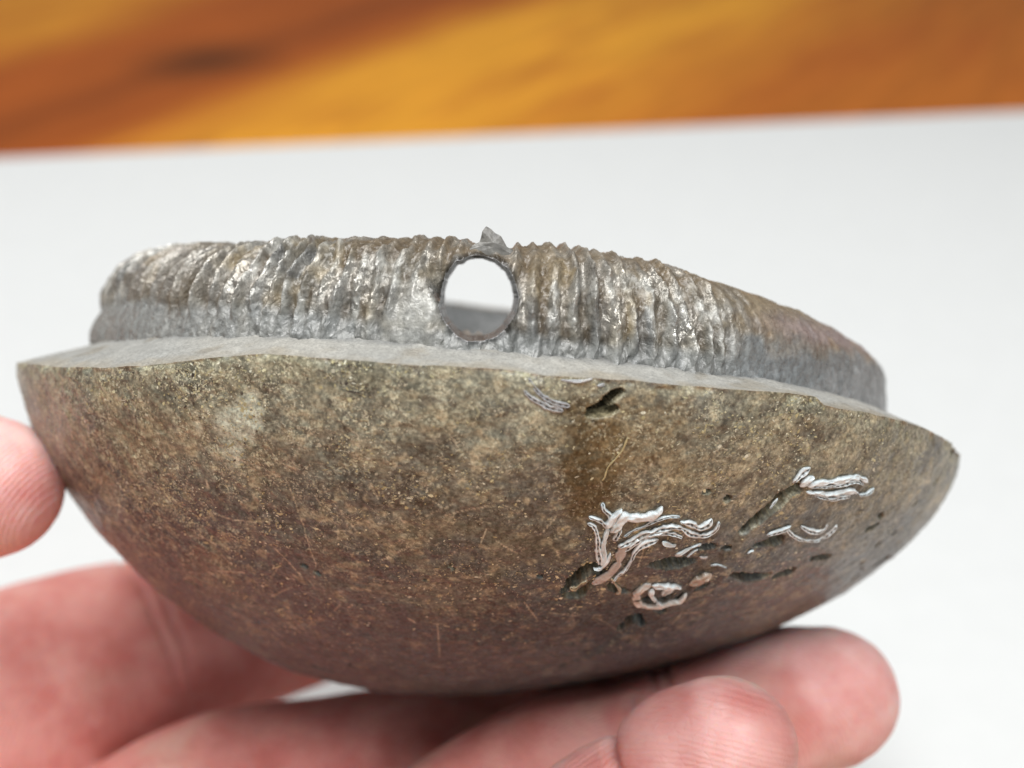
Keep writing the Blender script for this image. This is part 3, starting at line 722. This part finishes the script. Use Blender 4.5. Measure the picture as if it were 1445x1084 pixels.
# ------------------------------------------------------------------ white shell remains on the crust
W1, W2, PK = (.84, .96, 1.0), (.73, .87, .92), (.52, .49, .46)
FR = [  # measured centre line with half width, colour, dotted chambers, proud height
 (Z1([(345, 95, 4), (355, 140, 5), (400, 185, 5), (410, 235, 4)]), W2, 1, .03),
 (Z1([(250, 190, 3), (310, 210, 5), (355, 240, 5), (385, 275, 4)]), W1, 1, .03),
 (Z1([(240, 240, 3), (275, 245, 4), (300, 290, 5), (312, 360, 6), (312, 420, 6), (325, 480, 5), (325, 525, 3)]), W1, 1, .03),
 (Z1([(385, 260, 4), (365, 330, 4), (350, 400, 4), (362, 470, 5), (340, 530, 4)]), W2, 0, .03),
 (Z1([(762, 118, 3), (715, 165, 6), (640, 192, 6), (560, 195, 6), (500, 190, 9), (460, 235, 10), (400, 300, 6)]), W1, 0, .05),
 (Z1([(480, 135, 3), (430, 180, 6), (400, 230, 7), (372, 270, 5)]), W1, 0, .05),
 (Z1([(470, 270, 4), (450, 310, 5), (425, 360, 4)]), W2, 1, .03),
 (Z1([(885, 188, 2), (800, 190, 3), (720, 215, 3), (640, 255, 2), (560, 285, 2), (490, 330, 2)]), W2, 1, .02),
 (Z1([(1105, 205, 4), (1070, 245, 6), (1010, 265, 6), (950, 235, 5), (885, 225, 3)]), W1, 1, .03),
 (Z1([(1155, 225, 2), (1120, 290, 3), (1040, 320, 5), (960, 310, 6), (900, 272, 6), (830, 262, 6), (740, 280, 6), (640, 310, 5), (540, 360, 5), (450, 400, 4)]), W1, 1, .03),
 (Z1([(900, 332, 4), (830, 310, 4), (760, 305, 4), (680, 325, 4), (600, 350, 4), (530, 400, 4), (480, 430, 4)]), W1, 1, .03),
 (Z1([(735, 350, 4), (660, 368, 5), (600, 400, 5), (560, 450, 4), (545, 490, 3), (500, 560, 3), (440, 605, 3), (410, 650, 3)]), W1, 1, .03),
 (Z1([(860, 385, 3), (810, 388, 4), (760, 365, 4)]), W2, 0, .03),
 (Z1([(500, 385, 7), (475, 440, 8), (460, 500, 9), (420, 560, 8), (360, 610, 6), (270, 660, 4)]), PK, 0, .025),
 (Z1([(400, 440, 2), (380, 490, 3), (330, 545, 3), (280, 545, 2)]), W1, 0, .035),
 (Z1([(120, 680, 4), (150, 690, 5), (190, 660, 3), (240, 635, 3)]), (.55, .50, .34), 1, .02),
 (Z1([(685, 655, 3), (620, 680, 6), (580, 730, 7), (590, 785, 7), (660, 808, 5), (740, 805, 5), (800, 785, 4), (880, 770, 4), (930, 720, 4)]), (.72, .72, .68), 0, .05),
 (Z1([(690, 690, 6), (680, 730, 5), (720, 775, 5), (750, 800, 4)]), W1, 0, .045),
 (Z1([(690, 670, 5), (760, 670, 6), (830, 672, 5), (890, 680, 3)]), W1, 0, .045),
 (Z1([(760, 735, 4), (790, 705, 6), (850, 690, 4)]), W2, 0, .04),
 (Z1([(945, 665, 4), (990, 645, 7), (1050, 615, 8), (1105, 590, 5)]), (.46, .39, .32), 0, .04),
 (Z1([(850, 465, 3), (920, 425, 3), (970, 400, 2), (1035, 378, 2)]), W2, 0, .02),
 (Z1([(930, 470, 1.5), (970, 435, 2), (1010, 415, 1.5)]), W2, 0, .02),
 (Z1([(1020, 470, 4), (1050, 475, 4), (1080, 470, 3)]), (.48, .46, .44), 0, .02),
 (Z1([(1095, 530, 2), (1150, 525, 2), (1210, 545, 1.5)]), W2, 1, .015),
 (Z1([(400, 610, 2), (430, 650, 3), (465, 700, 3), (440, 730, 3)]), (.50, .46, .34), 0, .03),
 (Z3([(480, 225, 4), (520, 175, 5), (575, 130, 5), (612, 105, 3)]), W1, 1, .03),
 (Z3([(535, 250, 5), (575, 215, 6), (610, 190, 5), (640, 172, 3)]), W1, 0, .04),
 (Z3([(590, 252, 3), (650, 225, 4), (740, 215, 5), (830, 205, 6), (930, 180, 6), (1000, 185, 5), (1045, 215, 4)]), W1, 0, .035),
 (Z3([(600, 250, 3), (700, 250, 4), (800, 245, 4), (880, 225, 5), (960, 210, 4), (1020, 235, 5)]), W1, 1, .03),
 (Z3([(580, 290, 3), (660, 298, 5), (760, 305, 5), (850, 290, 5), (930, 285, 5), (970, 300, 3)]), W1, 0, .035),
 (Z3([(645, 318, 2), (720, 335, 3), (785, 348, 4), (850, 330, 4), (920, 325, 3)]), W1, 1, .03),
 (Z3([(985, 312, 3), (1040, 305, 5), (1100, 262, 3)]), W2, 1, .03),
 (Z3([(430, 575, 3), (480, 625, 4), (550, 655, 4), (640, 660, 3), (720, 630, 3), (780, 580, 3), (815, 540, 2)]), W1, 1, .03),
 (Z3([(540, 552, 3), (590, 580, 5), (650, 595, 5), (710, 580, 4), (742, 535, 3)]), W1, 1, .03),
 (Z3([(280, 625, 2), (320, 605, 3), (380, 592, 5), (420, 575, 3), (465, 550, 2)]), W2, 1, .03),
 (Z3([(300, 420, 2), (330, 380, 3), (365, 340, 2)]), W1, 1, .02),
 (Z3([(130, 762, 1.5), (150, 745, 2), (180, 735, 1.5)]), W2, 0, .02),
 (Z6([(225, 165, 3), (265, 230, 5), (320, 290, 6), (400, 335, 6), (515, 362, 4)]), (.40, .43, .45), 1, .015),
 (Z6([(190, 250, 3), (240, 300, 5), (300, 335, 5), (380, 375, 5), (470, 392, 4)]), (.42, .44, .45), 1, .015),
 (Z6([(450, 180, 2), (540, 188, 3), (600, 186, 4), (670, 170, 2)]), (.46, .49, .51), 0, .015),
 (Z6([(700, 220, 3), (730, 215, 4), (755, 205, 2)]), (.36, .38, .38), 0, .015),
 (Z6([(915, 575, 1), (885, 650, 2), (840, 715, 2), (780, 780, 1.2), (755, 850, 1.5), (735, 880, 1)]), (.55, .48, .26), 0, .008),
]
def fragment(pts, c, dots, hgt, seed):
    q = resample(pts, 1.3); n = len(q)
    r = np.random.default_rng(seed)
    PN = [on_crust(a, b) for a, b, _ in q]
    P = np.array([p for p, _ in PN]); N = np.array([k for _, k in PN])
    for _ in range(2):
        P[1:-1] = .25 * P[:-2] + .5 * P[1:-1] + .25 * P[2:]; N[1:-1] = .25 * N[:-2] + .5 * N[1:-1] + .25 * N[2:]
    N /= np.linalg.norm(N, axis=1, keepdims=True)
    T = np.gradient(P, axis=0); T /= np.linalg.norm(T, axis=1, keepdims=True) + 1e-9
    B = np.cross(N, T); B /= np.linalg.norm(B, axis=1, keepdims=True)
    dpt = np.linalg.norm(P - EYE, axis=1)
    w = q[:, 2] * dpt / 1744.0
    fore = np.abs((B * ((EYE - P) / dpt[:, None])).sum(1))
    w = w / np.clip(np.sqrt(1 - fore ** 2), .5, 1)
    s = np.concatenate([[0], np.cumsum(np.linalg.norm(np.diff(P, axis=0), axis=1))])
    w = w * .78 * (1 + .30 * vnoise(np.stack([s * 7, s * 0 + seed, s * 0], 1), 1.0, seed) + .28 * vnoise(np.stack([s * 24, s * 0 + seed, s * 0], 1), 1.0, seed + 5))
    endt = np.sqrt(np.clip(np.minimum(s, s[-1] - s) / (w + 1e-6), 0.05, 1))
    w = w * endt
    m = 17
    a = np.linspace(-1, 1, m)
    wav = vnoise(np.stack([np.repeat(s * 14, m), np.tile(a * 2, n), np.full(n * m, seed * 3.1)], 1), 1.0, seed).reshape(n, m)
    hh = (1 - np.abs(a) ** 5)[None] * (.75 + .35 * wav)
    groove = np.exp(-(a / .22) ** 2)[None] if dots else 0
    per = .062
    dm = (np.sin(s / per * 2 * np.pi) > -.1)[:, None] if dots else 0
    H = 1.05 * hgt * (hh - .55 * groove * (1 if dots else 0)) * endt[:, None] + .004 * endt[:, None]
    V = P[:, None] + B[:, None] * (a[None] * w[:, None])[..., None] + N[:, None] * H[..., None]
    cc = np.ones((n, m, 3)) * np.array(c)
    cc *= (1 + .22 * wav)[..., None]
    if dots:
        dk = 1.3 * np.exp(-(a / .30) ** 4)[None] * (.30 + .70 * dm)
        dk = dk * sst(.3, .8, endt)[:, None]
        cc = mix(cc, (.030, .026, .022), np.clip(dk, 0, .97))
    grime = vnoise(np.stack([np.repeat(s * 9, m), np.tile(a * .8, n), np.full(n * m, seed * 1.7)], 1), 1.0, seed + 9).reshape(n, m)
    cc = mix(cc, (.30, .25, .17), sst(.35, .8, grime) * .5)
    edge_ = sst(.80, 1.0, np.abs(a))[None] * np.ones((n, 1))
    cc = mix(cc, (.10, .08, .06), edge_ * .8)
    fq = grid_faces(n, m)
    gap = (vnoise(np.stack([s * 16, s * 0 + seed * 2.3, s * 0], 1), 1.0, seed + 3) > .84) & (s > .08) & (s < s[-1] - .08)
    fq = fq[~gap[fq[:, 0] // m]]
    o = mesh_np('shell_fragment', V.reshape(-1, 3), fq, M_FRAG, fossil, cc.reshape(-1, 3))
    return o
for i, (pts, c, dots, hgt) in enumerate(FR): fragment(pts, c, dots, hgt, 100 + i)

# ------------------------------------------------------------------ the hand
hand_frame = Matrix.Translation(org * S) @ HELD
O_H = np.array([-.28, 16.5, -.31])
def px(u, v, d): return np.array([(u - 722.5) / 1744 * d, d, (542 - v) / 1744 * d]) - O_H
def hp(x, y, z): return np.array([x, y, z]) - O_H
def tube_mesh(bm, ctrl, nseg=28, flat=1.0):
    P = np.array([c[0] for c in ctrl]); r = np.array([c[1] for c in ctrl])
    n = len(P); e = np.vstack([2 * P[0] - P[1], P, 2 * P[-1] - P[-2]]); re = np.concatenate([[r[0]], r, [r[-1]]])
    Q, W = [], []
    for i in range(n - 1):
        for t in np.linspace(0, 1, 10, endpoint=False):
            f = lambda a, b, c, d: .5 * (2 * b + (c - a) * t + (2 * a - 5 * b + 4 * c - d) * t ** 2 + (3 * b - a - 3 * c + d) * t ** 3)
            Q.append(f(*e[i:i + 4])); W.append(f(*re[i:i + 4]))
    Q.append(P[-1]); W.append(r[-1]); Q = np.array(Q); W = np.array(W)
    T = np.gradient(Q, axis=0); T /= np.linalg.norm(T, axis=1, keepdims=True)
    # rounded ends
    def cap(q, w, t, sgn):
        k = np.radians([18, 36, 52, 66, 78])
        return [q + sgn * t * w * 1.08 * math.sin(a) for a in k], [w * math.cos(a) for a in k], [t] * 5
    q1, w1, t1 = cap(Q[-1], W[-1], T[-1], 1); q0, w0, t0 = cap(Q[0], W[0], T[0], -1)
    Q = np.vstack([q0[::-1], Q, q1]); W = np.concatenate([w0[::-1], W, w1]); T = np.vstack([t0, T, t1])
    u = np.cross(T[0], [0, 0, 1.]); u /= np.linalg.norm(u)
    rings = []
    for q_, w_, t_ in zip(Q, W, T):
        u = u - t_ * (u @ t_); u /= np.linalg.norm(u); v = np.cross(t_, u)
        rings.append([bm.verts.new(Vector((q_ + w_ * (math.cos(a) * u + flat * math.sin(a) * v)) * S)) for a in np.linspace(0, 2 * math.pi, nseg, endpoint=False)])
    for A, B_ in zip(rings, rings[1:]):
        for i in range(nseg): bm.faces.new((A[i], A[(i + 1) % nseg], B_[(i + 1) % nseg], B_[i]))
    bm.faces.new(rings[0][::-1]); bm.faces.new(rings[-1])
FINGERS = {
 'pinky': [(hp(-6.2, 13.4, -9.2), 1.35), (hp(-2.0, 13.6, -7.6), 1.15), (px(810, 1195, 13.6), .84), (px(920, 1125, 13.4), .82), (px(975, 1083, 13.3), .86), (px(1012, 1062, 13.2), .80)],
 'ring': [(hp(-7.0, 14.8, -9.0), 1.45), (hp(-3.4, 15.3, -7.5), 1.2), (px(760, 1100, 15.5), .97), (px(900, 1062, 15.4), .93), (px(1040, 1012, 15.3), .93), (px(1120, 990, 15.25), .95), (px(1158, 984, 15.2), .88)],
 'middle': [(hp(-7.6, 16.4, -8.6), 1.5), (hp(-4.6, 17.0, -6.0), 1.22), (px(490, 1088, 17.2), 1.05), (px(760, 1050, 17.8), .98), (px(960, 1000, 18.6), .92), (px(1010, 985, 18.8), .85)],
 'index': [(hp(-9.2, 16.8, -7.4), 1.6), (px(-20, 1042, 18.2), 1.92), (px(190, 922, 19.2), 1.48), (px(390, 880, 20.4), 1.2), (px(520, 850, 21.2), .98), (px(600, 845, 21.6), .88)],
 'thumb': [(hp(-11.0, 15.2, -8.0), 1.7), (hp(-10.6, 15.2, -4.6), 1.35), (hp(-9.2, 14.8, -1.9), 1.10), (px(-170, 668, 14.5), 1.0), (px(-82, 680, 14.35), .97), (px(-22, 688, 14.2), .84)],
}
bm = bmesh.new()
for k, c in FINGERS.items(): tube_mesh(bm, c)
# palm, heel and wrist
tube_mesh(bm, [(hp(-11.5, 14.6, -9.4), 2.0), (hp(-8.5, 14.6, -9.2), 1.9), (hp(-5.5, 14.8, -8.6), 1.3)])
tube_mesh(bm, [(hp(-12.0, 16.2, -9.0), 1.9), (hp(-9.0, 16.6, -8.4), 1.7), (hp(-6.0, 16.6, -7.8), 1.2)])
tube_mesh(bm, [(hp(-24, 14.6, -10.6), 3.2), (hp(-17, 15.0, -10.2), 2.6), (hp(-12, 15.4, -9.4), 2.3), (hp(-9.5, 15.4, -9.0), 1.9)], flat=.8)
tube_mesh(bm, [(hp(-11.6, 15.6, -8.4), 1.8), (hp(-10.4, 16.6, -6.4), 1.2), (hp(-9.0, 17.4, -6.0), 1.0)])
me = bpy.data.meshes.new('hand'); bm.to_mesh(me); bm.free()
hand = bpy.data.objects.new('hand', me); col.objects.link(hand)
rm = hand.modifiers.new('r', 'REMESH'); rm.mode = 'VOXEL'; rm.voxel_size = .065 * S; rm.use_smooth_shade = True
sm = hand.modifiers.new('s', 'SMOOTH'); sm.factor = .5; sm.iterations = 9
bpy.context.view_layer.update()
hm = bpy.data.meshes.new_from_object(hand.evaluated_get(bpy.context.evaluated_depsgraph_get()))
hand.modifiers.clear(); hand.data = hm; hm.name = 'hand'
hm.polygons.foreach_set('use_smooth', np.ones(len(hm.polygons), bool))
hm.materials.clear(); hm.materials.append(M_SKIN)
co = np.zeros(len(hm.vertices) * 3); hm.vertices.foreach_get('co', co); co = co.reshape(-1, 3) / S
no = np.zeros(len(hm.vertices) * 3); hm.vertices.foreach_get('normal', no); no = no.reshape(-1, 3)
dsp = .03 * fbm(co, 1.1, 3, 5) + .006 * fbm(co, 6.0, 3, 6)
def crease(k, i, f=.0, depth=.075, wd=.06):
    global dsp
    P = [c[0] for c in FINGERS[k]]; a, b = P[i], P[min(i + 1, len(P) - 1)]; t = (P[min(i + 1, len(P) - 1)] - P[i - 1]); t = t / np.linalg.norm(t)
    c = a + (b - a) * f; rel = co - c
    near = np.linalg.norm(rel, axis=1) < 1.7
    pad = np.clip((no @ np.array([-.1, -.5, .8])) * 1.4 + .2, 0, 1)
    dsp = dsp - depth * np.exp(-((rel @ t + .05 * fbm(co, 2.0, 2, 9)) / wd) ** 2) * near * pad
for k, i, f in (('pinky', 3, .0), ('pinky', 3, .12), ('ring', 3, .4), ('ring', 3, .52), ('middle', 3, 0), ('index', 2, .1), ('index', 2, .2), ('index', 1, .3), ('thumb', 3, .2), ('thumb', 3, .35)): crease(k, i, f)
co2 = co + no * dsp[:, None]
hm.vertices.foreach_set('co', (co2 * S).ravel()); hm.update()
tips = np.array([FINGERS[k][-1][0] for k in FINGERS])
td = np.min(np.linalg.norm(co[:, None] - tips[None], axis=2), axis=1)
hc = mix(np.array([.76, .355, .32]) * np.ones(co.shape), (.82, .52, .51), (1 - sst(.5, 2.6, td)) * .9)
hc = mix(hc, (.56, .20, .175), sst(.0, .5, fbm(co, .9, 3, 15)) * .6)
hc = mix(hc, (.68, .46, .38), sst(.1, .5, fbm(co, .7, 3, 25)) * .5)
set_col(hm, 'col', hc)
hand.matrix_world = hand_frame
tag(hand, 'bare left hand, palm up, cradling the stone from below with the thumb at its side', 'hand')
# fingernails on the backs of the finger ends
def nail(k, back, wid, ln):
    tip, prev = FINGERS[k][-1][0], FINGERS[k][-2][0]; r_ = FINGERS[k][-1][1]
    t = (tip - prev) / np.linalg.norm(tip - prev); b = np.asarray(back, float); b = b - t * (b @ t); b /= np.linalg.norm(b); s_ = np.cross(t, b)
    n, m = 12, 13; V = []
    for i in range(n):
        for j in range(m):
            u = i / (n - 1); a = (j / (m - 1) * 2 - 1); ang = a * wid * (1 - .25 * (2 * u - 1) ** 4)
            along = (u - .78) * ln + .10 * (1 - a * a) * (u - .3)
            rl = r_ * math.sqrt(max(.2, 1 - (max(0.0, along) / (1.08 * r_)) ** 2))
            V.append(tip + t * along + (b * math.cos(ang) + s_ * math.sin(ang)) * (rl + .03))
    o = mesh_np('fingernail', V, grid_faces(n, m), M_NAIL, hand)
    so = o.modifiers.new('thick', 'SOLIDIFY'); so.thickness = .05 * S; so.offset = 0
for k in ('pinky', 'ring'): nail(k, (0, 1, -.45), .7, .95)
nail('thumb', (0, 1, 0), .75, 1.1)
nail('middle', (.2, .5, -1), .7, 1.0); nail('index', (.2, .5, -1), .7, 1.0)
